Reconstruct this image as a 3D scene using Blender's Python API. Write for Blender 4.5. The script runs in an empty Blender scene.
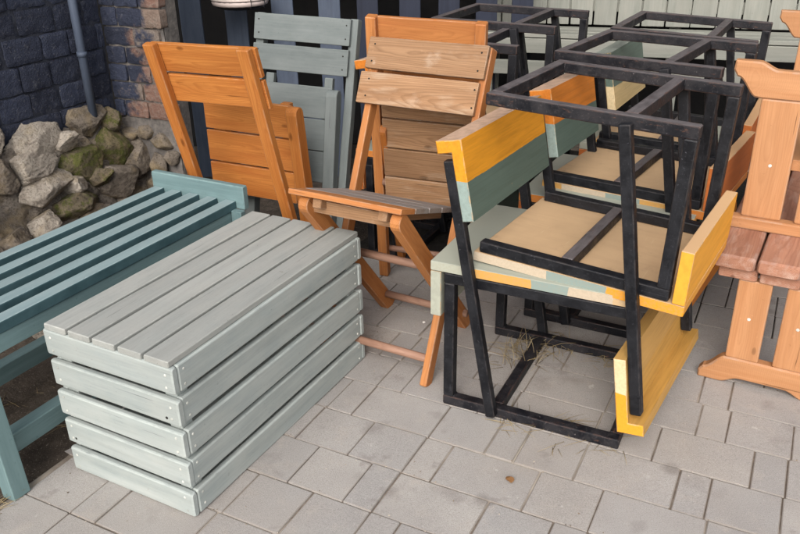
import bpy, math, random
from mathutils import Vector, Matrix, noise, Euler
R = math.radians
random.seed(7)
scene = bpy.context.scene
COL = scene.collection

# ------------------------------------------------------------------ camera
CAMH = 1.6929
cam_d = bpy.data.cameras.new('camera'); cam = bpy.data.objects.new('camera', cam_d); COL.objects.link(cam)
PITCH, ROLL = R(25.5212), R(-1.0467)
cp, sp = math.cos(PITCH), math.sin(PITCH)
fw = Vector((0, cp, -sp)); rt = Vector((1, 0, 0)); up = rt.cross(fw)
cr, sr = math.cos(ROLL), math.sin(ROLL)
r2 = cr*rt + sr*up; u2 = -sr*rt + cr*up
m3 = Matrix((r2, u2, -fw)).transposed()
cam.matrix_world = Matrix.Translation((0, 0, CAMH)) @ m3.to_4x4()
cam_d.sensor_width = 36; cam_d.lens = 36*793.1165/800; cam_d.clip_start = 0.05; cam_d.clip_end = 300
scene.camera = cam
# ------------------------------------------------------------------ light
SUN_EL, SUN_AZ = R(38), math.atan2(-0.96, -0.26)      # azimuth: world angle of the direction towards the light
world = bpy.data.worlds.new('World'); scene.world = world; world.use_nodes = True
wn = world.node_tree; bg = wn.nodes['Background']
sky = wn.nodes.new('ShaderNodeTexSky'); sky.sky_type = 'NISHITA'; sky.sun_disc = False
sky.sun_elevation = SUN_EL; sky.sun_rotation = math.pi/2 - SUN_AZ
sky.air_density = 1.0; sky.dust_density = 4.0; sky.ozone_density = 0.6
hs_ = wn.nodes.new('ShaderNodeHueSaturation'); hs_.inputs['Saturation'].default_value = .38      # thin overcast: greyer than a clear sky
wn.links.new(sky.outputs[0], hs_.inputs['Color']); wn.links.new(hs_.outputs[0], bg.inputs[0]); bg.inputs[1].default_value = 0.14
sd = bpy.data.lights.new('sun', 'SUN'); sd.energy = 1.3; sd.angle = R(45); sd.color = (1.0, 0.955, 0.925)
sun = bpy.data.objects.new('sun', sd); COL.objects.link(sun)
sdir = Vector((math.cos(SUN_AZ)*math.cos(SUN_EL), math.sin(SUN_AZ)*math.cos(SUN_EL), math.sin(SUN_EL)))
sun.rotation_euler = sdir.to_track_quat('Z', 'Y').to_euler(); sun.location = (-4, -4, 6)
vs = scene.view_settings; vs.view_transform = 'Standard'; vs.look = 'None'; vs.exposure = 0.62; vs.gamma = 1
vs.use_curve_mapping = False
scene.render.engine = 'CYCLES'

# ------------------------------------------------------------------ helpers
def srgb(r, g, b):
    f = lambda c: (c/255/12.92) if c/255 <= .04045 else ((c/255+.055)/1.055)**2.4
    return (f(r), f(g), f(b), 1)
def rot3(a): return Matrix.Rotation(a, 3, 'Z')

class MB:
    """collects boards, tubes and prisms and links them as one mesh object"""
    def __init__(s): s.v = []; s.f = []; s.g = []; s.r = []; s.m = []; s.sm = []; s.e = []; s.lp = []
    def add(s, vs_, fs, grs, mat=0, rnd=None, smooth=False, edge=None, lp=None):
        o = len(s.v); rnd = random.random() if rnd is None else rnd
        s.v += vs_; s.g += grs; s.r += [rnd]*len(vs_); s.lp += lp if lp else grs
        for k_, f in enumerate(fs): s.f.append([i+o for i in f]); s.m.append(mat); s.sm.append(smooth); s.e.append(edge[k_] if edge else 0.)
    def board(s, c, size, M=None, b=.003, mat=0, seg=None, jit=.0006, bow=0.0, round_=1, rnd=None):
        """box of size (l,w,t) centred at c; grain along l; softened edges; slight unevenness"""
        M = M or Matrix.Identity(3); c = Vector(c); hx, hy, hz = [q/2 for q in size]
        b = min(b, hy*.9, hz*.9, hx*.9)
        seg = seg or max(1, int(size[0]/.12))
        off = Vector((random.uniform(0, 50), random.uniform(0, 50), random.uniform(0, 50)))
        prof = []
        for sy, sz in ((1, 1), (-1, 1), (-1, -1), (1, -1)):
            n = round_+1
            for k in range(n+1):
                a = {(1, 1): 0, (-1, 1): 90, (-1, -1): 180, (1, -1): 270}[(sy, sz)] + 90*k/n
                prof.append((sy*(hy-b)+b*math.cos(R(a)), sz*(hz-b)+b*math.sin(R(a))))
        n = len(prof)
        xs = [(-hx, .35), (-hx+b, 1.0)] + [(-hx+b+(2*hx-2*b)*k/seg, 1.0) for k in range(1, seg)] + [(hx-b, 1.0), (hx, .35)]
        V, G, F = [], [], []
        for x, q in xs:
            inset = b*(1-q)*.8
            jy, jz = random.uniform(-jit, jit), random.uniform(-jit, jit)
            bz = bow*(1-(x/hx)**2)
            for (y, z) in prof:
                yy = y - math.copysign(inset, y) + jy; zz = z - math.copysign(inset, z) + jz + bz
                V.append(c + M @ Vector((x, yy, zz))); G.append(Vector((x, y, z)) + off)
        for i in range(len(xs)-1):
            for j in range(n):
                k = (j+1) % n
                F.append([i*n+j, i*n+k, (i+1)*n+k, (i+1)*n+j][::-1])
        E_ = [1. if (i == 0 or i == len(xs)-2 or j % (round_+2) < round_+1) else 0. for i in range(len(xs)-1) for j in range(n)]+[0., 0.]
        F.append(list(range(n))[::-1]); F.append([(len(xs)-1)*n+j for j in range(n)])
        s.add(V, F, G, mat, rnd, False, E_, [g-off for g in G])
    def beam(s, a, b_, n, w, t, **k):
        a, b_, n = Vector(a), Vector(b_), Vector(n)
        x = (b_-a).normalized(); z = (n - x*n.dot(x)).normalized(); y = z.cross(x)
        s.board((a+b_)/2, ((b_-a).length, w, t), Matrix((x, y, z)).transposed(), **k)
    def tube(s, pts, r, n=12, mat=0, caps=True, smooth=True, radii=None):
        pts = [Vector(p) for p in pts]; V, F, G = [], [], []
        off = Vector((random.uniform(0, 50),)*3); L = 0
        ref = Vector((0, 0, 1)) if abs((pts[1]-pts[0]).normalized().z) < .9 else Vector((1, 0, 0))
        for i, p in enumerate(pts):
            d = (pts[min(i+1, len(pts)-1)]-pts[max(i-1, 0)]).normalized()
            x = d.cross(ref).normalized(); y = x.cross(d)
            if i: L += (p-pts[i-1]).length
            rr = radii[i] if radii else r
            for k in range(n):
                a = 2*math.pi*k/n
                V.append(p+(x*math.cos(a)+y*math.sin(a))*rr); G.append(Vector((L, rr*math.cos(a), rr*math.sin(a)))+off)
        for i in range(len(pts)-1):
            for k in range(n):
                q = (k+1) % n; F.append([i*n+k, i*n+q, (i+1)*n+q, (i+1)*n+k])
        if caps: F.append(list(range(n))[::-1]); F.append([(len(pts)-1)*n+k for k in range(n)])
        s.add(V, F, G, mat, None, smooth)
    def prism(s, prof, t, M=None, c=(0, 0, 0), b=.004, mat=0, rnd=None):
        """outline in (x,z) (counter-clockwise), thickness t along y, chamfered edges"""
        M = M or Matrix.Identity(3); c = Vector(c); n = len(prof)
        off = Vector((random.uniform(0, 50), random.uniform(0, 50), random.uniform(0, 50)))
        P = [Vector((p[0], p[1])) for p in prof]; ins = []
        for i in range(n):
            e1 = (P[i]-P[i-1]).normalized(); e2 = (P[(i+1) % n]-P[i]).normalized()
            n1 = Vector((-e1.y, e1.x)); n2 = Vector((-e2.y, e2.x)); d = (n1+n2)
            d = d/max(.3, d.length**2/2) if d.length > 0 else n1
            ins.append(P[i]+d*b)
        V, G, F = [], [], []
        for y, pts in ((-t/2, ins), (-t/2+b, P), (t/2-b, P), (t/2, ins)):
            for p in pts:
                q = Vector((p.x, y, p.y)); V.append(c+M @ q); G.append(q+off)
        for i in range(3):
            for j in range(n):
                k = (j+1) % n; F.append([i*n+j, i*n+k, (i+1)*n+k, (i+1)*n+j])
        E_ = [1. if i != 1 else 0. for i in range(3) for j in range(n)]+[0., 0.]
        F.append(list(range(n))[::-1]); F.append([3*n+j for j in range(n)])
        s.add(V, F, G, mat, rnd, False, E_, [Vector((g.z-off.z, g.x-off.x, g.y-off.y)) for g in G])
    def disc(s, c, nrm, r, h=.0015, n=10, mat=0):
        nrm = Vector(nrm).normalized(); c = Vector(c)
        s.tube([c-nrm*.002, c+nrm*h*.5, c+nrm*h], r, n=n, mat=mat, smooth=False, radii=[r, r, r*.6])
    def build(s, name, mats, parent=None):
        me = bpy.data.meshes.new(name); me.from_pydata([tuple(v) for v in s.v], [], s.f)
        a = me.attributes.new('gr', 'FLOAT_VECTOR', 'POINT'); a.data.foreach_set('vector', [q for g in s.g for q in g])
        a = me.attributes.new('lp', 'FLOAT_VECTOR', 'POINT'); a.data.foreach_set('vector', [q for g in s.lp for q in g])
        a = me.attributes.new('rnd', 'FLOAT', 'POINT'); a.data.foreach_set('value', s.r)
        a = me.attributes.new('edge', 'FLOAT', 'FACE'); a.data.foreach_set('value', s.e)
        for m in (mats if isinstance(mats, (list, tuple)) else [mats]): me.materials.append(m)
        me.polygons.foreach_set('material_index', s.m); me.polygons.foreach_set('use_smooth', s.sm)
        me.validate(); me.update()
        import bmesh
        bm = bmesh.new(); bm.from_mesh(me); bmesh.ops.recalc_face_normals(bm, faces=bm.faces); bm.to_mesh(me); bm.free()
        o = bpy.data.objects.new(name, me); COL.objects.link(o)
        if parent: o.parent = parent
        return o
def thing(name, label, cat, loc=(0, 0, 0), rz=0, group=None, M=None):
    o = bpy.data.objects.new(name, None); COL.objects.link(o); o.empty_display_size = .1
    if M is not None: o.matrix_world = M
    else: o.location = loc; o.rotation_euler = (0, 0, rz)
    return tag(o, label, cat, group)
def tag(o, label, cat, group=None):
    o['label'] = label; o['category'] = cat
    if group: o['group'] = group
    return o
def struct(o, kind='structure'): o['kind'] = kind; return o
def copy_thing(root, M, label):
    r = root.copy(); COL.objects.link(r); r.matrix_world = M; r['label'] = label
    for ch in list(root.children):
        c = ch.copy(); COL.objects.link(c); c.parent = r
        for g in ch.children:
            d = g.copy(); COL.objects.link(d); d.parent = c
    return r

# ------------------------------------------------------------------ materials
class NT:
    def __init__(s, name, rough=.6):
        s.m = bpy.data.materials.new(name); s.m.use_nodes = True; s.t = s.m.node_tree
        s.b = s.t.nodes['Principled BSDF']; s.b.inputs['Roughness'].default_value = rough
        s.b.inputs['Specular IOR Level'].default_value = .3
    def n(s, ty, **k):
        q = s.t.nodes.new('ShaderNode'+ty)
        for a, v in k.items(): setattr(q, a, v)
        return q
    def l(s, a, b): s.t.links.new(a, b)
    def attr(s, nm, vec=True):
        q = s.n('Attribute', attribute_name=nm); return q.outputs['Vector' if vec else 'Fac']
    def map(s, src, sc=(1, 1, 1), loc=(0, 0, 0)):
        q = s.n('Mapping'); q.inputs['Scale'].default_value = sc; q.inputs['Location'].default_value = loc; s.l(src, q.inputs[0]); return q.outputs[0]
    def noise(s, src, sc, det=6, ro=.6, dist=0):
        q = s.n('TexNoise'); q.inputs['Scale'].default_value = sc; q.inputs['Detail'].default_value = det
        q.inputs['Roughness'].default_value = ro; q.inputs['Distortion'].default_value = dist; s.l(src, q.inputs['Vector']); return q.outputs['Fac']
    def ramp(s, src, stops, interp='LINEAR'):
        q = s.n('ValToRGB'); e = q.color_ramp; e.interpolation = interp
        while len(e.elements) < len(stops): e.elements.new(.5)
        for el, (p, c) in zip(e.elements, stops):
            el.position = p; el.color = c if isinstance(c, (tuple, list)) else (c, c, c, 1)
        s.l(src, q.inputs[0]); return q.outputs[0]
    def mix(s, f, a, b, ty='MIX'):
        q = s.n('Mix', data_type='RGBA', blend_type=ty)
        for v, i in ((f, 0), (a, 6), (b, 7)):
            if hasattr(v, 'is_linked'): s.l(v, q.inputs[i])
            else: q.inputs[i].default_value = v
        return q.outputs[2]
    def math(s, op, a, b=0, clamp=False):
        q = s.n('Math', operation=op, use_clamp=clamp)
        for i, v in enumerate((a, b)):
            if hasattr(v, 'is_linked'): s.l(v, q.inputs[i])
            else: q.inputs[i].default_value = v
        return q.outputs[0]
    def sep(s, v):
        q = s.n('SeparateXYZ'); s.l(v, q.inputs[0]); return q.outputs
    def bump(s, h, st=.3, dist=.002):
        q = s.n('Bump'); q.inputs['Strength'].default_value = st; q.inputs['Distance'].default_value = dist
        s.l(h, q.inputs['Height']); s.l(q.outputs[0], s.b.inputs['Normal'])
    def col(s, c):
        if hasattr(c, 'is_linked'): s.l(c, s.b.inputs['Base Color'])
        else: s.b.inputs['Base Color'].default_value = c
    def rough(s, c): s.l(c, s.b.inputs['Roughness'])

def dk(c, f): return (c[0]*f, c[1]*f, c[2]*f, 1)
def wood(name, c, c2, rough=.55, grain=.6, knots=True, var=.25, grey=None, greyamt=0., spec=.3):
    """stained or bare timber: c light, c2 dark grain; grey = weathered colour in patches"""
    t = NT(name, rough); g = t.attr('gr'); t.b.inputs['Specular IOR Level'].default_value = spec
    n1 = t.noise(t.map(g, (1.6, 22, 22)), 1.0, 5, .6, .6)
    n2 = t.noise(t.map(g, (5, 160, 160)), 1.0, 3, .6)
    n3 = t.noise(t.map(g, (1.5, 5, 5)), 2.0, 4, .6)
    a = t.ramp(n1, [(.30, c2), (.62, c)])
    a = t.mix(t.math('MULTIPLY', t.ramp(n2, [(.35, 1.), (.6, 0.)]), .45*grain), a, dk(c2, .6))
    a = t.mix(t.ramp(n3, [(.3, .55), (.7, 0.)]), a, dk(c, .72))
    if knots:
        vq = t.n('TexVoronoi'); vq.inputs['Scale'].default_value = 1.0; vq.inputs['Randomness'].default_value = 1
        t.l(t.map(g, (4.2, 9, 9)), vq.inputs['Vector'])
        kd = t.ramp(vq.outputs['Distance'], [(.045, 1.), (.06, .75), (.085, .55), (.10, .0)])
        a = t.mix(t.math('MULTIPLY', kd, .8), a, dk(c2, .32))
    if grey:
        n4 = t.noise(t.map(g, (3, 12, 12), (7, 3, 1)), 1.6, 6, .65)
        a = t.mix(t.ramp(n4, [(.62-greyamt*.4, 0.), (.78-greyamt*.3, .9)]), a, grey)
    # growth rings round a pith that runs a little askew below the face: fine lines and flat-sawn arches
    X, Yc, Zc = t.sep(t.attr('lp')); rv0 = t.attr('rnd', False)
    r2_ = t.math('FRACT', t.math('MULTIPLY', rv0, 7.31)); r3_ = t.math('FRACT', t.math('MULTIPLY', rv0, 17.7))
    wob = t.math('MULTIPLY', t.math('SUBTRACT', t.noise(t.map(g, (2.2, 8, 8)), 1, 3, .5), .5), .05)
    yy = t.math('ADD', t.math('ADD', Yc, t.math('MULTIPLY', t.math('SUBTRACT', r2_, .5), .06)), wob)
    zz = t.math('ADD', t.math('ADD', Zc, t.math('ADD', .022, t.math('MULTIPLY', rv0, .03))), t.math('ADD', t.math('MULTIPLY', X, t.math('MULTIPLY', t.math('SUBTRACT', r3_, .5), .10)), wob))
    rr_ = t.math('SQRT', t.math('ADD', t.math('MULTIPLY', yy, yy), t.math('MULTIPLY', zz, zz)))
    ring = t.ramp(t.math('FRACT', t.math('MULTIPLY', rr_, 150.)), [(0., 0.), (.45, .12), (.86, 1.), (1., .05)])
    a = t.mix(t.math('MULTIPLY', ring, .62*grain), a, dk(c2, .72))
    ck = t.noise(t.map(g, (2.2, 75, 75), (4, 1, 9)), 1.3, 3, .5)
    a = t.mix(t.ramp(ck, [(.70, 0.), (.735, .75)]), a, dk(c2, .28))
    sp = t.noise(g, 55, 6, .75)
    a = t.mix(t.ramp(sp, [(.62, 0.), (.72, .5)]), a, dk(c2, .5)); a = t.mix(t.ramp(sp, [(.28, .35), (.38, 0.)]), a, (min(1, c[0]*1.3), min(1, c[1]*1.35), min(1, c[2]*1.5), 1))
    ed = t.math('MULTIPLY', t.attr('edge', False), t.ramp(t.noise(g, 18, 6, .7), [(.42, 0.), (.6, .7)]))
    a = t.mix(ed, a, (c[0]*.55+.10, c[1]*.6+.09, c[2]*.7+.08, 1))
    rv = t.attr('rnd', False)
    hs = t.n('HueSaturation'); t.l(a, hs.inputs['Color'])
    t.l(t.math('ADD', t.math('MULTIPLY', rv, var), 1-var/2), hs.inputs['Value']); t.col(hs.outputs[0])
    t.rough(t.ramp(n1, [(.3, rough+.12), (.7, rough-.05)]))
    t.bump(t.math('ADD', t.math('MULTIPLY', n2, .6), n1), .35, .0015)
    return t.m
def paint(name, c, c2, rough=.6, wear=None, wearamt=.2, dust=None, dustamt=.3, var=.12, grain=.5):
    """brush-painted timber with grain showing, dust film in patches and worn spots"""
    t = NT(name, rough); g = t.attr('gr')
    n1 = t.noise(t.map(g, (2, 26, 26)), 1, 5, .6, .4); n2 = t.noise(t.map(g, (6, 170, 170)), 1, 3, .6)
    n3 = t.noise(t.map(g, (3, 6, 6)), 2.2, 6, .65); n5 = t.noise(t.map(g, (30, 60, 60)), 3, 4, .7)
    a = t.ramp(n1, [(.3, c2), (.65, c)])
    a = t.mix(t.math('MULTIPLY', t.ramp(n2, [(.35, 1.), (.55, 0.)]), .3*grain), a, dk(c2, .55))
    if dust:
        a = t.mix(t.math('MULTIPLY', t.ramp(n3, [(.35, .15), (.7, 1.)]), dustamt), a, dust)
        a = t.mix(t.math('MULTIPLY', t.ramp(n5, [(.55, .0), (.72, 1.)]), dustamt*.5), a, dk(dust, .65))
    if wear:
        n4 = t.noise(t.map(g, (5, 14, 14), (3, 9, 2)), 2.5, 8, .7)
        a = t.mix(t.ramp(n4, [(.74-wearamt*.5, 0.), (.78-wearamt*.4, 1.)]), a, wear)
    sp = t.noise(g, 70, 6, .75); s2 = t.noise(g, 26, 8, .75)
    a = t.mix(t.ramp(sp, [(.62, 0.), (.70, .45)]), a, dk(c2, .5)); a = t.mix(t.ramp(sp, [(.27, .4), (.36, 0.)]), a, (min(1, c[0]*1.25), min(1, c[1]*1.25), min(1, c[2]*1.25), 1))
    a = t.mix(t.ramp(s2, [(.66, 0.), (.69, .8)]), a, wear or dk(c2, .55))
    ck = t.noise(t.map(g, (2.5, 80, 80), (4, 1, 9)), 1.3, 3, .5)
    a = t.mix(t.ramp(ck, [(.71, 0.), (.74, .6)]), a, dk(c2, .35))
    er = t.noise(g, 16, 7, .75)
    a = t.mix(t.math('MULTIPLY', t.attr('edge', False), t.ramp(er, [(.40, 0.), (.58, .75)])), a, (min(1, c[0]*1.18), min(1, c[1]*1.16), min(1, c[2]*1.12), 1))
    a = t.mix(t.math('MULTIPLY', t.attr('edge', False), t.ramp(er, [(.30, .8), (.36, 0.)])), a, dk(wear or c2, .6))
    rv = t.attr('rnd', False); hs = t.n('HueSaturation'); t.l(a, hs.inputs['Color'])
    t.l(t.math('ADD', t.math('MULTIPLY', rv, var), 1-var/2), hs.inputs['Value']); t.col(hs.outputs[0])
    t.bump(t.math('ADD', t.math('MULTIPLY', n2, .5), n1), .3, .0012)
    return t.m
def metal(name, c, dust, dustamt, rust=None, rough=.42, sole=False):
    t = NT(name, rough); g = t.attr('gr'); t.b.inputs['Specular IOR Level'].default_value = .3
    n1 = t.noise(g, 14, 8, .7); n2 = t.noise(t.map(g, (8, 60, 60)), 1.5, 6, .7); n3 = t.noise(g, 160, 3, .7)
    a = t.mix(t.math('MULTIPLY', t.ramp(n1, [(.42, 0.), (.66, 1.)]), dustamt), c, dust)
    a = t.mix(t.math('MULTIPLY', t.ramp(n3, [(.58, 0.), (.7, 1.)]), min(1, dustamt*.9+.1)), a, dk(dust, 1.25))
    a = t.mix(t.math('MULTIPLY', t.ramp(n2, [(.66, 0.), (.72, 1.)]), .6), a, dk(dust, 1.1))
    if sole:        # dusty, rubbed soles of the tubes that stand on the ground
        fz = t.attr('face', False)
        so = t.mix(t.ramp(t.noise(t.map(g, (3, 20, 20)), 4, 6, .7), [(.35, 0.), (.65, 1.)]), dk(dust, .7), dk(dust, 1.15))
        a = t.mix(t.math('MULTIPLY', t.math('LESS_THAN', fz, -.5), t.ramp(n1, [(.25, .35), (.5, .95)])), a, so)
    if rust: a = t.mix(t.ramp(t.noise(t.map(g, (3, 9, 9), (5, 5, 5)), 6, 8, .7), [(.60, 0.), (.68, .85)]), a, rust)
    sc_ = t.noise(t.map(g, (1.2, 130, 130), (2, 7, 1)), 2.2, 3, .6)
    a = t.mix(t.ramp(sc_, [(.69, 0.), (.73, .55)]), a, dk(dust, 1.3))
    sp = t.noise(g, 75, 4, .7); a = t.mix(t.ramp(sp, [(.67, 0.), (.71, .7)]), a, dk(dust, 1.5))
    ed = t.math('MULTIPLY', t.attr('edge', False), t.ramp(t.noise(g, 22, 7, .75), [(.44, 0.), (.6, .8)]))
    a = t.mix(t.math('MULTIPLY', ed, .55), a, rust or srgb(66, 60, 58))
    t.col(a); t.rough(t.ramp(n1, [(.35, rough-.1), (.65, rough+.35)])); t.bump(n3, .12, .0008)
    return t.m

M_crate = paint('grey_green_paint', srgb(158, 166, 164), srgb(138, 147, 145), .7, wear=srgb(120, 118, 108), wearamt=.06, dust=srgb(182, 182, 174), dustamt=.35)
M_cratetop = paint('dusty_grey_paint', srgb(154, 157, 153), srgb(138, 141, 137), .8, wear=srgb(120, 118, 110), wearamt=.1, dust=srgb(160, 159, 153), dustamt=.6)
t = NT('screw_paint', .6); t.col(t.ramp(t.attr('rnd', False), [(0, srgb(150, 152, 146)), (.5, srgb(186, 188, 180)), (1, srgb(206, 206, 198))])); M_screw = t.m
M_hole = NT('screw_hole', .9).m; M_hole.node_tree.nodes['Principled BSDF'].inputs['Base Color'].default_value = (.02, .018, .015, 1)
M_blue = paint('blue_green_paint', srgb(112, 136, 137), srgb(92, 116, 118), .55, wear=srgb(70, 96, 98), wearamt=.08, dust=srgb(112, 134, 136), dustamt=.3)
M_bluetop = paint('blue_green_slat_paint', srgb(134, 154, 156), srgb(114, 137, 141), .6, wear=srgb(88, 104, 104), wearamt=.12, dust=srgb(142, 154, 154), dustamt=.6)
M_orange = wood('orange_stain', srgb(200, 130, 66), srgb(166, 94, 40), .45, .7, var=.2)
M_orange2 = wood('light_orange_stain', srgb(192, 128, 74), srgb(160, 96, 50), .5, .5, var=.2)
M_brown = wood('weathered_brown_stain', srgb(168, 131, 97), srgb(132, 96, 66), .65, .9, var=.22, grey=srgb(164, 140, 116), greyamt=.2)
M_brownseat = wood('greyed_wood', srgb(158, 142, 130), srgb(118, 100, 88), .75, .8, var=.2, grey=srgb(140, 136, 132), greyamt=.55)
M_dowel = wood('greyed_dowel', srgb(168, 132, 112), srgb(130, 96, 78), .6, .5, knots=False)
M_green = paint('sage_grey_paint', srgb(108, 115, 114), srgb(92, 100, 99), .65, wear=srgb(104, 110, 100), wearamt=.08, dust=srgb(136, 141, 139), dustamt=.35)
M_bluegreen = paint('sage_blue_paint', srgb(132, 158, 158), srgb(108, 134, 136), .65, dust=srgb(160, 172, 168), dustamt=.3)
M_tan = wood('tan_stain', srgb(194, 142, 100), srgb(172, 118, 76), .5, .35, var=.1)
M_redslat = wood('red_brown_stain', srgb(178, 130, 106), srgb(144, 98, 78), .6, .6, var=.16, grey=srgb(180, 150, 134), greyamt=.3)
M_black = metal('black_metal', (.0045, .005, .007, 1), srgb(70, 70, 76), .14, rough=.42)
M_worn = metal('dusty_black_metal', (.0055, .006, .009, 1), srgb(96, 90, 90), .18, rust=srgb(84, 60, 50), rough=.48, sole=True)
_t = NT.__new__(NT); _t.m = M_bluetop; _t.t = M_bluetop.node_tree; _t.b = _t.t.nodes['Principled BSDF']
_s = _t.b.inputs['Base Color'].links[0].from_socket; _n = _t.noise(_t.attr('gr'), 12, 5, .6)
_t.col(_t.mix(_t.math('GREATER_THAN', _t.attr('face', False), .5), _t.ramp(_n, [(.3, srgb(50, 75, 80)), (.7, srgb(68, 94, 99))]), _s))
M_pale = paint('pale_sage_boards', srgb(148, 150, 142), srgb(128, 132, 124), .7, wear=srgb(128, 126, 112), wearamt=.1, dust=srgb(156, 152, 142), dustamt=.45)
M_slate = paint('slate_blue_paint', srgb(76, 86, 103), srgb(62, 71, 87), .6, dust=srgb(110, 118, 132), dustamt=.25)
M_slate_shaded = paint('shaded_slate_paint', srgb(44, 49, 64), srgb(34, 38, 52), .6)  # deeper shade on the right-hand fence boards, put into their colour

def seat_mat(name, seq, top, under):
    """plywood seat: painted top, bare underside, edges daubed with left-over paints along their length"""
    t = NT(name, .65); g = t.attr('gr'); x, y, z = t.sep(t.attr('loc'))
    n = t.noise(g, 9, 5, .6); n2 = t.noise(t.map(g, (4, 60, 60)), 2, 4, .6); nb = t.noise(g, 3, 5, .6)
    xx = t.math('ADD', x, t.math('MULTIPLY', t.math('SUBTRACT', n, .5), .03))
    e = t.ramp(xx, seq, 'CONSTANT')
    e = t.mix(t.math('MULTIPLY', t.ramp(n2, [(.4, 1.), (.6, 0.)]), .25), e, srgb(150, 140, 120))
    un = t.mix(t.ramp(nb, [(.35, .0), (.7, .7)]), under, dk(under, .72))
    un = t.mix(t.math('MULTIPLY', t.ramp(t.noise(t.map(g, (18, 1.5, 2)), 2, 5, .7), [(.5, 0.), (.72, 1.)]), .3), un, dk(under, .66))
    un = t.mix(t.ramp(t.noise(g, 8, 8, .75), [(.58, 0.), (.72, .5)]), un, srgb(132, 112, 92))
    un = t.mix(t.ramp(t.noise(t.map(g, (2, 50, 2)), 3, 3, .6), [(.68, 0.), (.74, .5)]), un, srgb(212, 190, 160))
    tp = t.mix(t.ramp(nb, [(.4, 0.), (.7, .5)]), top, dk(top, .82))
    fz = t.attr('face', False)
    a = t.mix(t.math('GREATER_THAN', fz, .5), e, tp)
    a = t.mix(t.math('LESS_THAN', fz, -.5), a, un)
    t.col(a); t.bump(n2, .15, .001); return t.m
def back_mat(name, hi, lo, cut, end_lo, bare=None, end_hi=None):
    """backrest painted in two colours along its length, boundary uneven; end grain of the lower half paler"""
    t = NT(name, .5); g = t.attr('gr'); x, y, z = t.sep(t.attr('loc')); fz = t.attr('face', False)
    n = t.noise(g, 7, 5, .6); n2 = t.noise(t.map(g, (3, 40, 40)), 1.5, 5, .6); n3 = t.noise(g, 30, 5, .7)
    zz = t.math('ADD', z, t.math('MULTIPLY', t.math('SUBTRACT', n, .5), .012))
    low = t.mix(t.math('GREATER_THAN', fz, 1.5), lo, end_lo)
    h = t.mix(t.ramp(n2, [(.3, .8), (.6, 0.)]), hi, dk(hi, .72))
    low = t.mix(t.ramp(n2, [(.3, .5), (.6, 0.)]), low, (.72, .72, .72, 1), 'MULTIPLY')
    if end_hi: h = t.mix(t.math('GREATER_THAN', fz, 1.5), h, end_hi)
    a = t.mix(t.math('GREATER_THAN', zz, cut), low, h)
    a = t.mix(t.ramp(n3, [(.68, 0.), (.74, .5)]), a, srgb(150, 130, 100))
    br = t.noise(t.map(g, (3, 120, 120)), 1.2, 4, .6); a = t.mix(t.ramp(br, [(.35, .35), (.5, 0.)]), a, (.68, .66, .62, 1), 'MULTIPLY')
    s2 = t.noise(g, 22, 8, .78); a = t.mix(t.ramp(s2, [(.645, 0.), (.67, .75)]), a, srgb(150, 128, 98)); a = t.mix(t.ramp(s2, [(.29, .6), (.33, 0.)]), a, srgb(64, 58, 48))
    a = t.mix(t.math('MULTIPLY', t.attr('edge', False), t.ramp(t.noise(g, 20, 7, .75), [(.45, 0.), (.58, .85)])), a, srgb(186, 156, 116))
    if bare: a = t.mix(t.math('LESS_THAN', fz, -1.5), a, t.mix(t.ramp(n3, [(.4, 0.), (.65, .8)]), bare, dk(bare, .62)))
    t.col(a); t.bump(n2, .2, .001); return t.m

def add_loc(o, fn):
    """stores the part's own coordinates and which face (fn of centre and normal) for paint layout"""
    me = o.data
    a = me.attributes.new('loc', 'FLOAT_VECTOR', 'POINT'); a.data.foreach_set('vector', [q for v in me.vertices for q in v.co])
    f = me.attributes.new('face', 'FLOAT', 'FACE'); f.data.foreach_set('value', [fn(p.center, p.normal) for p in me.polygons])

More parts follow.
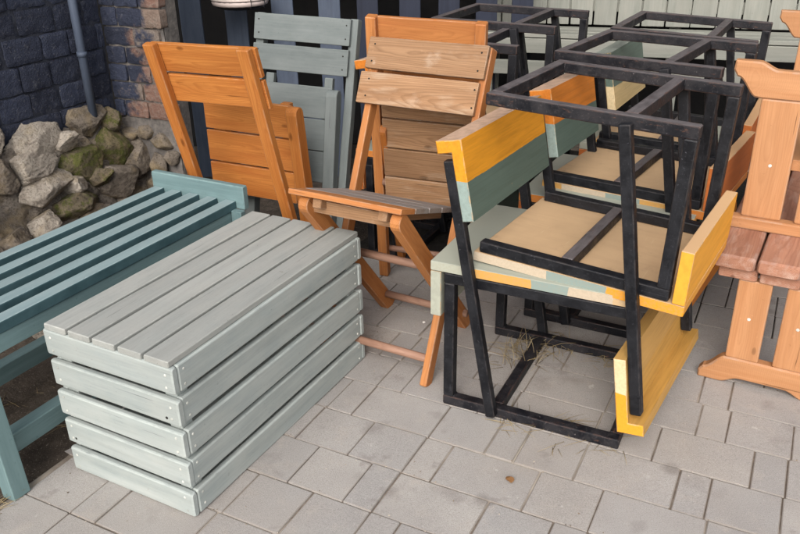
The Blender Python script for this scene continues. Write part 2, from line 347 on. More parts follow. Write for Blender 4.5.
# ------------------------------------------------------------------ setting: paving, soil
def concrete():
    t = NT('concrete_paver', .85); o = t.n('NewGeometry').outputs['Position']; rv = t.attr('rnd', False)
    n1 = t.noise(o, 3.2, 6, .6); n2 = t.noise(o, 190, 4, .75); n3 = t.noise(o, 11, 7, .65); n4 = t.noise(t.map(o, (1, 1, 1), (9, 4, 0)), 5, 4, .5)
    a = t.ramp(rv, [(0, srgb(158, 155, 152)), (.5, srgb(165, 161, 157)), (1, srgb(171, 166, 160))])
    a = t.mix(t.ramp(n1, [(.35, .6), (.65, 0.)]), a, srgb(146, 141, 137))
    a = t.mix(t.ramp(n3, [(.55, 0.), (.75, .6)]), a, srgb(174, 165, 156))
    a = t.mix(t.ramp(n4, [(.62, 0.), (.74, .55)]), a, srgb(112, 104, 100))
    a = t.mix(t.ramp(n2, [(.34, .4), (.46, 0.)]), a, srgb(112, 106, 101))
    a = t.mix(t.ramp(n2, [(.58, 0.), (.7, .3)]), a, srgb(186, 179, 172))
    n6 = t.noise(t.map(o, (1, 1, 1), (3, 1, 8)), 1.1, 5, .6)
    a = t.mix(t.ramp(n6, [(.52, 0.), (.75, .4)]), a, srgb(156, 144, 131))
    n8 = t.noise(o, 420, 3, .7); a = t.mix(t.ramp(n8, [(.36, .55), (.46, 0.)]), a, srgb(104, 99, 95)); a = t.mix(t.ramp(n8, [(.58, 0.), (.68, .45)]), a, srgb(204, 199, 192))
    n9 = t.noise(t.map(o, (1, 1, 1), (31, 2, 8)), 16, 8, .75); a = t.mix(t.ramp(n9, [(.63, 0.), (.68, .45)]), a, srgb(206, 200, 194))
    a = t.mix(t.math('MULTIPLY', t.attr('edge', False), t.ramp(n3, [(.35, .2), (.55, .8)])), a, srgb(140, 132, 124))
    n7 = t.noise(t.map(o, (1, 1, 1), (13, 21, 8)), 6, 8, .7)
    a = t.mix(t.ramp(n7, [(.60, 0.), (.66, .4)]), a, srgb(120, 112, 108))
    vq = t.n('TexVoronoi'); vq.inputs['Scale'].default_value = 3.1; t.l(o, vq.inputs['Vector'])
    a = t.mix(t.math('MULTIPLY', t.ramp(vq.outputs['Distance'], [(.05, 1.), (.12, 0.)]), .45), a, srgb(100, 92, 86))
    t.col(a); t.bump(t.math('ADD', t.math('ADD', n2, n8), t.math('MULTIPLY', n3, 1.5)), .4, .0024); return t.m
M_paver = concrete()
def sand():
    t = NT('joint_sand', .95); o = t.n('NewGeometry').outputs['Position']
    a = t.ramp(t.noise(o, 60, 5, .7), [(.3, srgb(92, 82, 74)), (.6, srgb(132, 120, 108)), (.8, srgb(158, 147, 134))])
    a = t.mix(t.ramp(t.noise(o, 2.5, 4, .6), [(.4, 0.), (.65, .8)]), a, srgb(96, 86, 76)); a = t.mix(t.ramp(t.noise(t.map(o, (1, 1, 1), (9, 9, 9)), 1.7, 4, .6), [(.5, 0.), (.65, .9)]), a, srgb(182, 172, 158)); t.col(a); return t.m
def soil():  # real bare ground, its colour also darkened to deepen shade under the bench
    t = NT('soil', .95); o = t.n('NewGeometry').outputs['Position']
    n = t.noise(o, 24, 8, .7); n2 = t.noise(o, 3, 4, .6); n3 = t.noise(o, 150, 3, .7)
    a = t.ramp(n, [(.3, srgb(46, 40, 35)), (.55, srgb(78, 69, 60)), (.8, srgb(112, 101, 90))])
    a = t.mix(t.ramp(n2, [(.4, .0), (.65, .7)]), a, srgb(58, 50, 44)); a = t.mix(t.ramp(n3, [(.6, 0.), (.7, .7)]), a, srgb(158, 148, 134))
    t.col(a); t.bump(n, .8, .01); return t.m
TH = R(62.8306); PN = Vector((math.cos(TH), math.sin(TH), 0)); PT = Vector((-math.sin(TH), math.cos(TH), 0)); POFF = 1.38935
def pav_co(x, y): return (x*PN.x+y*PN.y-POFF)/.2, x*PT.x+y*PT.y
def sheet(name, pts, z, mat):
    mb = MB(); V = [Vector((x, y, z)) for x, y in pts]; mb.add(V, [list(range(len(V)))], V); return mb.build(name, mat)
struct(sheet('ground', [(-60, -60), (60, -60), (60, 60), (-60, 60)], -.03, sand()))
BO = Vector((-1.2, 1.905, 0)); BU = Vector((math.cos(R(-28)), math.sin(R(-28)), 0)); BV = Vector((-BU.y, BU.x, 0))
def build_paving():
    mb = MB(); known = {0: [1.336, 1.132], 1: [1.233, 1.031], 2: [1.336, 1.129, .928, .829, .526, .324], 3: [.723, .622, .424, .126, .03], 4: [.22, -.077], 5: [.113, .016, -.185]}
    Mx = Matrix((-PT, -PN, Vector((0, 0, 1)))).transposed()
    Mx = Matrix((PT, PN*-1, Vector((0, 0, 1)))).transposed()
    rr = random.Random(11)
    for row in range(-9, 26):
        js = sorted(known.get(row, [rr.choice((.03, .13, .23))]))
        cyc = [.304, .1013, .2026]; a = list(js)
        k = rr.randrange(3)
        while a[-1] < 4.5: a.append(a[-1]+cyc[k % 3]); k += 1 if rr.random() < .8 else 2
        k = rr.randrange(3)
        while a[0] > -4: a.insert(0, a[0]-cyc[k % 3]); k += 2 if rr.random() < .8 else 1
        for t0, t1 in zip(a, a[1:]):
            n0 = POFF+row*.2+.1; c = PN*n0+PT*((t0+t1)/2)
            rel = c-BO; uu, vv = rel.dot(BU), rel.dot(BV)
            if uu < -.10: continue
            if row > (8 if c.x < .75 else 11): continue
            gap = rr.uniform(.003, .006)
            mb.board((c.x, c.y, -.03+rr.uniform(-.0022, .0022)), (t1-t0-gap, .2-rr.uniform(.003, .006), .06),
                     Matrix.Rotation(rr.uniform(-.004, .004), 3, 'Z') @ Mx, b=.003, seg=1, jit=.0006, rnd=rr.random())
    return struct(mb.build('paving', M_paver))
build_paving()
def build_sand():
    return struct(sheet('joint_bed', [(-2.5, -.5), (4.5, -.5), (4.5, 7), (-2.5, 7)], -.0055, bpy.data.materials['joint_sand']))
build_sand()
def build_shade_ground():  # near-black sheet: deep shade under and behind the chairs put into ground colour
    t = NT('painted_shade_ground', .95); o = t.n('NewGeometry').outputs['Position']; n = t.noise(o, 30, 8, .7)
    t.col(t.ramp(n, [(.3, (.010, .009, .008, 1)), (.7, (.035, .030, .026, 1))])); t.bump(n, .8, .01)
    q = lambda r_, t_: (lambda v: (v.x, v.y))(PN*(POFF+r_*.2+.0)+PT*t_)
    struct(sheet('painted_shade_ground', [q(9.03, 4.5), q(20, 4.5), q(20, -4), q(9.03, -4)], -.0035, t.m))
build_shade_ground()
def build_soil():
    mb = MB(); n, m = 60, 90; V, F = [], []
    for i in range(n+1):
        for j in range(m+1):
            p = BO + BU*(-2.2+i/n*2.16) + BV*(-1.6+j/m*5)
            u_ = -2.2+i/n*2.16
            h = noise.fractal(p*6, 1, 2, 5)*.012+.012
            h *= max(.0, min(1, (-.04-u_)/.15)); V.append(Vector((p.x, p.y, h-.004)))
    for i in range(n):
        for j in range(m): a = i*(m+1)+j; F.append([a, a+m+1, a+m+2, a+1])
    mb.add(V, F, V, smooth=True); return struct(mb.build('soil', soil()))
build_soil()

# ------------------------------------------------------------------ masonry
def stone_mat(name, c, c2, moss=0):
    t = NT(name, .9); o = t.n('TexCoord').outputs['Object']; g = t.attr('gr')
    n1 = t.noise(g, 7, 8, .65); n2 = t.noise(g, 40, 6, .7); n3 = t.noise(g, 3, 4, .6)
    a = t.ramp(n1, [(.3, c2), (.6, c)]); a = t.mix(t.ramp(n2, [(.35, .8), (.5, 0.)]), a, dk(c2, .45))
    a = t.mix(t.ramp(n3, [(.5, 0.), (.68, .5)]), a, srgb(168, 146, 104))
    a = t.mix(t.ramp(n2, [(.58, 0.), (.7, .6)]), a, dk(c, 1.2))
    if moss:
        m = t.ramp(t.noise(g, 9, 6, .7), [(.58-moss*.25, 0.), (.66-moss*.2, .92)])
        mc = t.ramp(t.noise(g, 70, 4, .7), [(.3, srgb(58, 60, 28)), (.6, srgb(98, 102, 46)), (.8, srgb(132, 132, 66))])
        a = t.mix(m, a, mc)
    n5 = t.noise(g, 110, 5, .8); a = t.mix(t.ramp(n5, [(.34, .6), (.46, 0.)]), a, dk(c2, .5)); a = t.mix(t.ramp(n5, [(.58, 0.), (.7, .6)]), a, dk(c, 1.25))
    t.col(a); t.bump(t.math('ADD', t.math('ADD', n1, n2), t.math('MULTIPLY', n5, .6)), 1.0, .012); return t.m
M_stone = stone_mat('limestone', srgb(192, 182, 168), srgb(148, 137, 125)); M_stoned = stone_mat('dark_limestone', srgb(144, 133, 120), srgb(98, 89, 79))
M_moss = stone_mat('mossy_stone', srgb(118, 108, 84), srgb(72, 66, 52), .5); M_moss2 = stone_mat('part_mossy_stone', srgb(128, 116, 96), srgb(80, 72, 60), .35)
M_mortar = stone_mat('old_mortar', srgb(142, 133, 122), srgb(84, 77, 70))
def rock(mb, c, size, rz=0, tilt=(0, 0), seed=0, sub=4, mat=0, M=None):
    import bmesh
    bm = bmesh.new(); bmesh.ops.create_icosphere(bm, subdivisions=sub, radius=1)
    rr = random.Random(seed); planes = []
    for k in range(16):
        d = Vector((rr.gauss(0, 1), rr.gauss(0, 1), rr.gauss(0, 1))).normalized(); planes.append((d, rr.uniform(.55, .82)))
    off = Vector((seed*3.7, seed*1.3, seed*.7)); E = Euler((tilt[0], tilt[1], rz)).to_matrix()
    if M is not None: E = M @ E
    V, G = [], []
    for v in bm.verts:
        p = v.co.copy()
        for d, q in planes:
            e = p.dot(d)-q
            if e > 0: p -= d*e*.97
        p *= 1+.05*noise.fractal(p*1.6+off, 1, 2, 3)+.07*(noise.ridged_multi_fractal(p*2.6+off, .9, 2.1, 6, .9, 2)-1.0)*.55+.04*noise.fractal(p*10+off, .7, 2.1, 5)
        q = Vector((p.x*size[0], p.y*size[1], p.z*size[2])); V.append(Vector(c)+E @ q); G.append(q*2.2+off)
    F = [[v.index for v in f.verts] for f in bm.faces]; bm.free()
    mb.add(V, F, G, mat, None, True)
WC = Vector((-1.5, 4.2, 0)); WD = Vector((-.459, -.888, 0)); WN = Vector((.888, -.459, 0))   # corner, run towards camera, outward normal
PD = Vector((.90, -.436, 0)); PNrm = Vector((-.436, -.90, 0))
def brick_paint_mat(name, bare):
    t = NT(name, .75); g = t.n('NewGeometry').outputs['Position']; rv = t.attr('rnd', False)
    n1 = t.noise(g, 5, 6, .65); n2 = t.noise(g, 38, 6, .7); n3 = t.noise(g, 120, 3, .7)
    navy = t.ramp(rv, [(0, srgb(38, 42, 56)), (.5, srgb(46, 51, 67)), (1, srgb(54, 60, 78))])
    navy = t.mix(t.ramp(n2, [(.56, 0.), (.72, .5)]), navy, srgb(104, 104, 110))
    red = t.ramp(rv, [(0, srgb(104, 78, 68)), (.4, srgb(124, 94, 82)), (.7, srgb(116, 106, 98)), (1, srgb(130, 100, 82))])
    red = t.mix(t.ramp(n2, [(.45, 0.), (.65, .7)]), red, srgb(134, 122, 112))
    if bare == 0: a = navy; a = t.mix(t.ramp(n3, [(.62, 0.), (.70, .5)]), a, srgb(140, 138, 136)); n4 = t.noise(g, 14, 8, .75); a = t.mix(t.ramp(n4, [(.58, 0.), (.70, .6)]), a, srgb(96, 98, 104)); a = t.mix(t.ramp(n4, [(.28, .8), (.38, 0.)]), a, srgb(26, 28, 36))
    else:
        x, y, z = t.sep(g)
        k = t.math('ADD', t.math('MULTIPLY', t.math('SUBTRACT', z, .92), .5), t.math('ADD', t.math('MULTIPLY', t.math('ADD', x, 1.33), -1.6), n1))
        a = t.mix(t.ramp(k, [(.40, 0.), (.50, 1.)]), red, navy)
    t.col(a); t.bump(t.math('ADD', t.math('MULTIPLY', n2, 2), n3), 1.0, .006); return t.m
def mortar_mat(name, c, c2):
    t = NT(name, .9); g = t.n('NewGeometry').outputs['Position']; n2 = t.noise(g, 30, 8, .7); n1 = t.noise(g, 5, 4, .6)
    a = t.ramp(n2, [(.3, c2), (.65, c)]); a = t.mix(t.ramp(n1, [(.4, 0.), (.7, .6)]), a, dk(c2, .7)); t.col(a); t.bump(n2, .9, .008); return t.m
def brick_face(mb, org, d, nrm, length, z0, z1, ch, bl, depth=.05, mat=0, seed=1):
    rr = random.Random(seed); Mx = Matrix((d, nrm, Vector((0, 0, 1)))).transposed()
    z = z0; k = 0
    while z < z1:
        x = -rr.uniform(0, bl); h = ch*rr.uniform(.92, 1.08)
        while x < length:
            l = bl*rr.uniform(.75, 1.2)
            x0, x1 = max(0, x), min(length, x+l-.009)
            if x1-x0 > .03:
                p = org+d*((x0+x1)/2)+nrm*(-depth/2+rr.uniform(-.006, .007))+Vector((0, 0, z+h/2))
                nx, nz = 12, 8; bw, bh, bt = x1-x0, h-.009, depth
                V, F = [], []
                sd_ = Vector((rr.uniform(0, 99), rr.uniform(0, 99), 0))
                for i in range(nx+1):
                    for j in range(nz+1):
                        a, b_ = -1+2*i/nx, -1+2*j/nz
                        e = max(abs(a), abs(b_)); rnd_ = -.0035*(max(0, e-.8)/.2)**2
                        yy = bt/2+rnd_+.004*noise.fractal(Vector((a*1.5, b_*1.1, 0))+sd_, 1, 2, 4)+.003*noise.fractal(Vector((a*5, b_*3, 4))+sd_, .8, 2, 4)
                        wx = a*bw/2*(1-.02*max(0, abs(b_)-.6)/.4)+.004*noise.noise(Vector((b_*2, a, 3))+sd_); wz = b_*bh/2*(1-.05*max(0, abs(a)-.7)/.3)+.004*noise.noise(Vector((a*2, b_, 9))+sd_)
                        V.append(p+Mx @ Vector((wx, yy, wz)))
                rim = [i*(nz+1) for i in range(nx+1)]+[nx*(nz+1)+j for j in range(1, nz+1)]+[i*(nz+1)+nz for i in range(nx-1, -1, -1)]+[j for j in range(nz-1, 0, -1)]
                for i in range(nx):
                    for j in range(nz): q = i*(nz+1)+j; F.append([q, q+nz+1, q+nz+2, q+1])
                o = len(V)
                nr = len(rim)
                for q in rim: V.append(V[q].copy())
                for q in rim: V.append(V[q]-nrm*.05)
                for q in range(nr): F.append([o+q, o+nr+q, o+nr+(q+1) % nr, o+(q+1) % nr])
                mb.add(V, F, V, mat, rr.random(), True)
            x += l
        z += h; k += 1
def back_slab(mb, org, d, nrm, length, z0, z1, dep, thick, n=40):
    """uneven mortar face with a thick body behind it"""
    m = max(4, int(n*(z1-z0)/length)); V, F = [], []
    for i in range(n+1):
        for j in range(m+1):
            p = org+d*(length*i/n)+Vector((0, 0, z0+(z1-z0)*j/m)); V.append(p+nrm*(-dep+.005*noise.fractal(p*18, 1, 2, 5)))
    for i in range(n):
        for j in range(m): a = i*(m+1)+j; F.append([a, a+m+1, a+m+2, a+1])
    mb.add(V, F, V, 0, .5, True)
    c = org+d*(length/2)-nrm*(dep+.012+thick/2)+Vector((0, 0, (z0+z1)/2))
    mb.board(c, (length, thick, z1-z0), Matrix((d, nrm, Vector((0, 0, 1)))).transposed(), b=.002, seg=1)
wall = thing('brick_wall', 'dark navy painted brick wall with pale scuffed mortar above the rubble stones', 'wall', WC+WD*1.2)
mb = MB(); brick_face(mb, WC-wall.location, WD, WN, 2.6, .5, 2.0, .120, .20, seed=3); mb.build('brickwork', brick_paint_mat('navy_brick', 0), wall)
mb = MB(); back_slab(mb, WC-wall.location, WD, WN, 2.6, 0, 2.0, .008, .25, 110); mb.build('mortar', mortar_mat('navy_mortar', srgb(60, 63, 73), srgb(36, 39, 49)), wall)
pier = thing('brick_pier', 'bare red and navy brick pier with rough stone base beside the wall corner', 'wall', WC+PD*.17)
o0 = WC+WN*.0-pier.location
mb = MB(); brick_face(mb, o0, PD, PNrm, .39, .62, 2.0, .095, .2, seed=9); mb.build('brickwork', brick_paint_mat('bare_brick', 1), pier)
mb = MB(); back_slab(mb, o0+PD*.012, PD, PNrm, .375, 0, 2.0, .013, .1, 24); mb.build('mortar', mortar_mat('lime_mortar', srgb(124, 118, 112), srgb(80, 77, 76)), pier)
mb = MB()
for k, (x, z, sx, sz) in enumerate(((.06, .52, .07, .06), (.17, .54, .06, .05), (.28, .5, .08, .06), (.1, .4, .09, .06), (.24, .38, .09, .07), (.34, .42, .06, .05), (.05, .28, .08, .06), (.2, .26, .09, .06), (.33, .27, .07, .06), (.1, .13, .1, .08), (.28, .12, .1, .08))):
    rock(mb, o0+PD*x+PNrm*.0+Vector((0, 0, z)), (sx, .05, sz), rz=math.atan2(PD.y, PD.x), seed=40+k, sub=3)
mb.build('rubble_base', M_stoned, pier)

# rubble footing below the navy wall
foot = thing('stone_footing', 'rough limestone rubble footing with mossy stones under the navy wall', 'stone wall', WC+WD*.7+WN*.15)
fl = foot.location
def along(s_, out, z): return WC+WD*s_+WN*out+Vector((0, 0, z))-fl
mb = MB(); V, F = [], []
n, m = 140, 60
for i in range(n+1):
    for j in range(m+1):
        q = j/m; s_ = -.02+2.6*i/n
        z = .64*(1-q)+.005; out = .005+(.66-z)*.4
        p = WC+WD*s_+WN*out+Vector((0, 0, z)); p += WN*.045*noise.fractal(p*7, 1, 2, 5)+Vector((0, 0, .05*noise.fractal(p*4+Vector((5, 5, 5)), 1, 2, 4))); V.append(p-fl)
for i in range(n):
    for j in range(m): a = i*(m+1)+j; F.append([a, a+m+1, a+m+2, a+1])
mb.add(V, F, [v*2 for v in V], 0, None, True); mb.build('mortar_bed', M_mortar, foot)
STN = [  # along, out, up, half sizes, tilt, material index, seed: rough courses of the footing as it stands
 (0.55, 0.02, 0.61, (0.187, .11, 0.119), .05, 0, 19),
 (0.63, 0.05, 0.53, (0.155, .11, 0.072), .05, 0, 37),
 (0.22, 0.00, 0.65, (0.134, .11, 0.083), .05, 1, 16),
 (0.09, 0.02, 0.62, (0.069, .11, 0.068), .05, 3, 23),
 (0.15, 0.06, 0.50, (0.129, .11, 0.119), .05, 2, 36),
 (0.37, 0.08, 0.47, (0.116, .11, 0.114), .05, 2, 18),
 (0.62, 0.09, 0.43, (0.151, .11, 0.109), .05, 0, 22),
 (0.52, 0.14, 0.31, (0.171, .11, 0.085), .05, 3, 9),
 (0.21, 0.13, 0.32, (0.143, .11, 0.119), .05, 1, 55),
 (0.43, 0.18, 0.20, (0.122, .11, 0.085), .05, 1, 47),
 (0.72, 0.16, 0.26, (0.105, .11, 0.087), .05, 0, 82),
 (0.82, 0.06, 0.52, (0.091, .11, 0.089), .05, 1, 43),
 (0.91, 0.16, 0.25, (0.096, .11, 0.074), .05, 1, 38),
 (0.63, 0.21, 0.14, (0.102, .11, 0.079), .05, 3, 71),
 (0.81, -0.02, 0.70, (0.095, .11, 0.097), .05, 0, 84),
 (0.20, 0.19, 0.18, (0.106, .11, 0.083), .05, 1, 3),
 (1.08, .10, .48, (.15, .12, .13), .05, 0, 61),
 (1.12, .2, .24, (.14, .12, .12), .05, 1, 62),
 (1.35, .06, .56, (.17, .12, .13), .05, 0, 63),
 (1.4, .18, .3, (.17, .12, .14), .05, 1, 64),
 (1.45, .24, .1, (.17, .12, .11), .05, 0, 65),
 (.9, .26, .08, (.15, .12, .09), .05, 1, 66),
 (.35, .25, .06, (.15, .12, .09), .05, 3, 67),
 (.02, .1, .38, (.10, .1, .12), .05, 1, 68),
 (.03, .2, .15, (.11, .1, .12), .05, 1, 69),
 (.42, .06, .60, (.07, .09, .05), .05, 0, 70),
 (.33, .02, .55, (.07, .08, .06), .0, 1, 71),
 (.47, .12, .40, (.06, .09, .05), .0, 0, 72),
 (.34, .16, .40, (.06, .09, .05), .0, 3, 73),]
rz0 = math.atan2(WD.y, WD.x)
for s_, out, z, sz, tl, mi, sd_ in STN:
    mb = MB(); rock(mb, along(s_, out, z), (sz[0]*1.10, sz[1], sz[2]*1.10), rz=rz0+random.uniform(-.15, .15), tilt=(random.uniform(.2, .45), tl+random.uniform(-.12, .12)), seed=sd_, sub=5)
    mb.build('stone', [M_stone, M_stoned, M_moss, M_moss2][mi], foot)
mb = MB(); rock(mb, (0, 0, .14), (.17, .15, .16), seed=77); bo = mb.build('boulder', M_stone)
bo.location = WC+WD*1.10+WN*.66; tag(bo, 'pale grey rough boulder lying loose beside the blue-green bench', 'stone')

# drainpipe on the navy wall
dp = thing('drainpipe', 'slim slate-blue drainpipe running down the navy brick wall to the stones', 'pipe', WC+WD*.2+WN*.045)
mb = MB(); mb.tube([(0, 0, .66), (0, 0, 1.25), (0, 0, 2.0)], .021, 16); mb.build('pipe', M_slate, dp)
for z in (.98, 1.65):
    mb = MB(); mb.tube([(0, 0, z-.012), (0, 0, z+.012)], .025, 16); mb.build('bracket', M_slate, dp)

# fences at the back
FY = 4.95
def fence_thing(name, label, xs, w, mat, y, yaw, z1=1.75):
    f = thing(name, label, 'fence', (sum(xs)/len(xs), y, 0), 0); x0 = f.location.x
    for x in xs:
        mb = MB(); yy = (x-x0)*math.tan(yaw)
        mb.board((x-x0, yy, z1/2), (z1, w, .022), Matrix(((0, 1, 0), (0, 0, -1), (1, 0, 0))), b=.004, bow=random.uniform(-.003, .003)); mb.build('picket', mat, f)
    for z in (.35, 1.55):
        mb = MB(); mb.beam((xs[0]-x0, .035+(xs[0]-x0)*math.tan(yaw), z), (xs[-1]-x0, .035+(xs[-1]-x0)*math.tan(yaw), z), (0, 1, 0), .07, .04); mb.build('rail', mat, f)
    return f
fence_thing('picket_fence', 'slate-blue painted picket fence behind the folding chairs', [-1.225, -.955, -.675, -.395], .13, M_slate, FY, R(0))
fence_thing('board_fence', 'board fence with deeper shade painted in as dark navy, behind the tops of the brown folding chairs', [-.17, .09, .33, .56, .78], .13, M_slate_shaded, FY+.12, R(0))
t = NT('painted_darkness', .9); t.col(t.ramp(t.noise(t.n('NewGeometry').outputs['Position'], 6, 6, .6), [(.3, (.004, .004, .0045, 1)), (.7, (.011, .010, .010, 1))])); M_dark = t.m  # near-black colour stands in for the darkness behind the fence
mb = MB(); mb.board((1.2, 5.75, 1.25), (9, .2, 2.5), b=.01, seg=1); w_ = thing('shed', 'shed wall painted as the darkness glimpsed between the fence boards, with an unseen added cover', 'shed', (1.2, 5.75, 0)); mb.v = [v-w_.location for v in mb.v]; mb.build('wall', M_dark, w_)
mb = MB(); mb.board((0, -.72, 2.42), (8.4, 2.1, .06), Matrix.Rotation(R(-6), 3, 'X'), b=.01, seg=1); mb.build('added_shade_roof', M_dark, w_)  # added overhead, out of view, to shade the back of the yard

# pale vertical boards and pale slatted box at the back right
YB = R(-17)
pp = thing('board_screen', 'pale sage panel of upright boards standing behind the black metal chairs', 'panel', (1.75, 5.10, 0), YB)
for k in range(16):
    mb = MB(); x = -1.17+k*.147
    mb.board((x, random.uniform(-.003, .003), 1.23), (.69, .139+random.uniform(-.004, .003), .02), Matrix(((0, 1, 0), (0, 0, -1), (1, 0, 0))), b=.003, bow=random.uniform(-.004, .004)); mb.build('board', M_pale, pp)
for z in (1.0, 1.5):
    mb = MB(); mb.beam((-1.25, .035, z), (1.15, .035, z), (0, 1, 0), .07, .045); mb.build('rail', M_pale, pp)
for x in (-1.2, 0, 1.1):
    mb = MB(); mb.beam((x, .085, 0), (x, .085, 1.55), (0, 1, 0), .07, .045); mb.build('post', M_pale, pp)
lb = thing('slatted_table', 'long pale sage slatted table standing at the foot of the upright-board panel', 'table', (1.66, 4.80, 0), YB)
for k in range(3):
    mb = MB(); mb.beam((-1.15, -.12+.105*k, .885), (1.15, -.12+.105*k, .885), (0, 0, 1), .096, .024); mb.build('table_slat', M_pale, lb)
for k in range(2):
    mb = MB(); mb.beam((-1.15, -.165, .825-k*.13), (1.15, -.165, .825-k*.13), (0, -1, 0), .085, .022); mb.build('apron_slat', M_pale, lb)
for x in (-1.1, 0, 1.1):
    for y in (-.12, .1):
        mb = MB(); mb.beam((x, y, 0), (x, y, .872), (0, 1, 0), .06, .045); mb.build('leg', M_pale, lb)

# hanging dish on the fence
hd = thing('hanging_dish', 'shallow dark dish with pale rim hung by wire on the picket fence', 'dish', (-.88, 4.72, 1.135))
mb = MB(); prof = [(.005, -.045), (.10, -.043), (.14, -.03), (.155, 0), (.16, .012)]; NN = 32; V, F = [], []
for r_, z in prof+[(.152, .012), (.13, -.012), (.01, -.02)]:
    for k in range(NN): V.append(Vector((r_*math.cos(2*math.pi*k/NN), r_*math.sin(2*math.pi*k/NN), z)))
for i in range(len(prof)+2):
    for k in range(NN):
        q = (k+1) % NN; F.append([i*NN+k, i*NN+q, (i+1)*NN+q, (i+1)*NN+k])
mb.add(V, F, V, 0, None, True); mb.build('bowl', M_black, hd)
mb = MB(); mb.tube([(.156*math.cos(2*math.pi*k/40), .156*math.sin(2*math.pi*k/40), .014) for k in range(41)], .008, 8)
t = NT('pale_enamel', .4); t.col(srgb(205, 190, 184)); M_en = t.m; mb.build('rim', M_en, hd)
mb = MB(); mb.tube([(.14*math.cos(2*math.pi*k/24), .14*math.sin(2*math.pi*k/24), -.004+.0*k) for k in range(25)], .02, 8); mb.build('lining', M_en, hd)
for ang in (-60, -30, 90):
    mb = MB(); a = R(ang); c, s_ = math.cos(a), math.sin(a)
    mb.tube([(.163*c, .163*s_, -.02), (.172*c, .172*s_, -.03), (.178*c, .178*s_, -.01), (.17*c, .17*s_, .03), (.1*c, .1*s_, .25), (0, .0, .5)], .0025, 6); mb.build('wire', M_worn, hd)

# ------------------------------------------------------------------ grey slatted crate
CR = thing('slatted_crate', 'large pale grey-green slatted crate standing in front on the paving', 'crate', (-.625, 1.822, 0), R(61.645-90))
# local: x to the right... y along the long side; near right corner at the origin, body towards -x
CL, CW, CH = 1.012, .51, .546
TS = .020; bh = .087; gp = (CH-TS-5*bh-.003)/4
def screw(p, nrm, r=.0042, h=.0015, mat=M_screw, nm='screw'):
    mb = MB(); mb.disc(p, nrm, r, h); mb.build(nm, mat, CR)
for k in range(5):
    zc = bh/2+k*(bh+gp)+.002
    ins = [0, .003, 0, .004, .001][k]
    for x in (0-.011-ins, -CW+.011+ins):
        mb = MB(); mb.board((x, CL/2, zc), (CL-.0475, .022, bh), Matrix(((0, 1, 0), (1, 0, 0), (0, 0, 1))), b=.005, bow=random.uniform(-.002, .002)); mb.build('side_board', M_crate, CR)
    for y in (.0115+ins*.5, CL-.0115-ins*.5):
        mb = MB(); mb.board((-CW/2, y, zc), (CW-.001, .022, bh), b=.006, bow=random.uniform(-.001, .001)); mb.build('end_board', M_crate, CR)
    for dz in (-.022, .022):
        for x in (-.028, -CW+.028): screw((x+random.uniform(-.003, .003), ins*.5+.0003, zc+dz+random.uniform(-.004, .004)), (0, -1, 0))
        for y in (.045, CL-.045): screw((-ins+.0003, y+random.uniform(-.003, .003), zc+dz+random.uniform(-.004, .004)), (1, 0, 0))
for p in ((-.05, 3), (-CW+.04, 1), (-CW+.06, 0)): screw((p[0], .0018, bh/2+p[1]*(bh+gp)-.02), (0, -1, 0), .0045, .0006, M_hole, 'screw_hole')
for x in (-.045, -CW+.045):
    for y in (.049, CL-.049):
        mb = MB(); mb.board((x, y, (CH-TS)/2), (CH-TS-.006, .045, .045), Matrix(((0, 1, 0), (0, 0, 1), (1, 0, 0))), b=.003); mb.build('corner_post', M_crate, CR)
sw = (CW-.012)/5
for k in range(5):
    mb = MB(); mb.board((-.006-sw*(k+.5), CL/2+.0, CH-TS/2), (CL-.004, sw-[.010, .013, .012, .014, .012][k], TS), Matrix(((0, 1, 0), (1, 0, 0), (0, 0, 1))), b=.003, bow=random.uniform(-.001, .001), jit=.0009); mb.build('top_slat', M_cratetop, CR)
mb = MB(); mb.board((-CW/2, CL/2, .03), (CL-.06, CW-.06, .012), Matrix(((0, 1, 0), (1, 0, 0), (0, 0, 1)))); mb.build('floor_board', M_crate, CR)

# ------------------------------------------------------------------ blue-green slatted bench
BN = thing('slatted_bench', 'blue-green slatted bench with end rail beside the crate', 'bench', BO, R(-28))
y0, y1 = -.45, 1.245
for k in range(5):
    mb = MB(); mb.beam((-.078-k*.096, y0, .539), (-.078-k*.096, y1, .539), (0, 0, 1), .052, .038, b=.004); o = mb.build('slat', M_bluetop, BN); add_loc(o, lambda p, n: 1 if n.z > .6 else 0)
for y in (y0-.016, y1+.016):
    mb = MB(); mb.beam((-.50, y, .572), (-.012, y, .572), (0, 1, 0), .10, .03, b=.005); mb.build('end_rail', M_blue, BN)
for x in (-.073, -.445):
    mb = MB(); mb.beam((x, y0+.01, .495), (x, y1-.004, .495), (1, 0, 0), .072, .03); mb.build('apron', M_blue, BN)
for x in (-.030, -.486):
    for y in (.0, .80):
        mb = MB(); mb.beam((x, y+.03, .0), (x+(-.028 if x > -.2 else .028), y+.03, .458), (0, 1, 0), .055, .06); mb.build('leg', M_blue, BN)
    mb = MB(); q = -.062 if x > -.2 else x+.05
    mb.beam((q-.036, .062, .135), (q-.036, .80, .135), (0, 0, 1), .05, .07); mb.build('stretcher', M_blue, BN)
    mb = MB(); mb.beam((x+.0, y1-.02, .40), (x+.0, y1-.02, .527), (0, 1, 0), .05, .03); mb.build('end_block', M_blue, BN)
for y in (.03, .83):
    for z in (.10, .45):
        mb = MB(); mb.beam((-.459, y, z), (-.058, y, z), (0, 1, 0), .06, .03); mb.build('cross_rail', M_blue, BN)

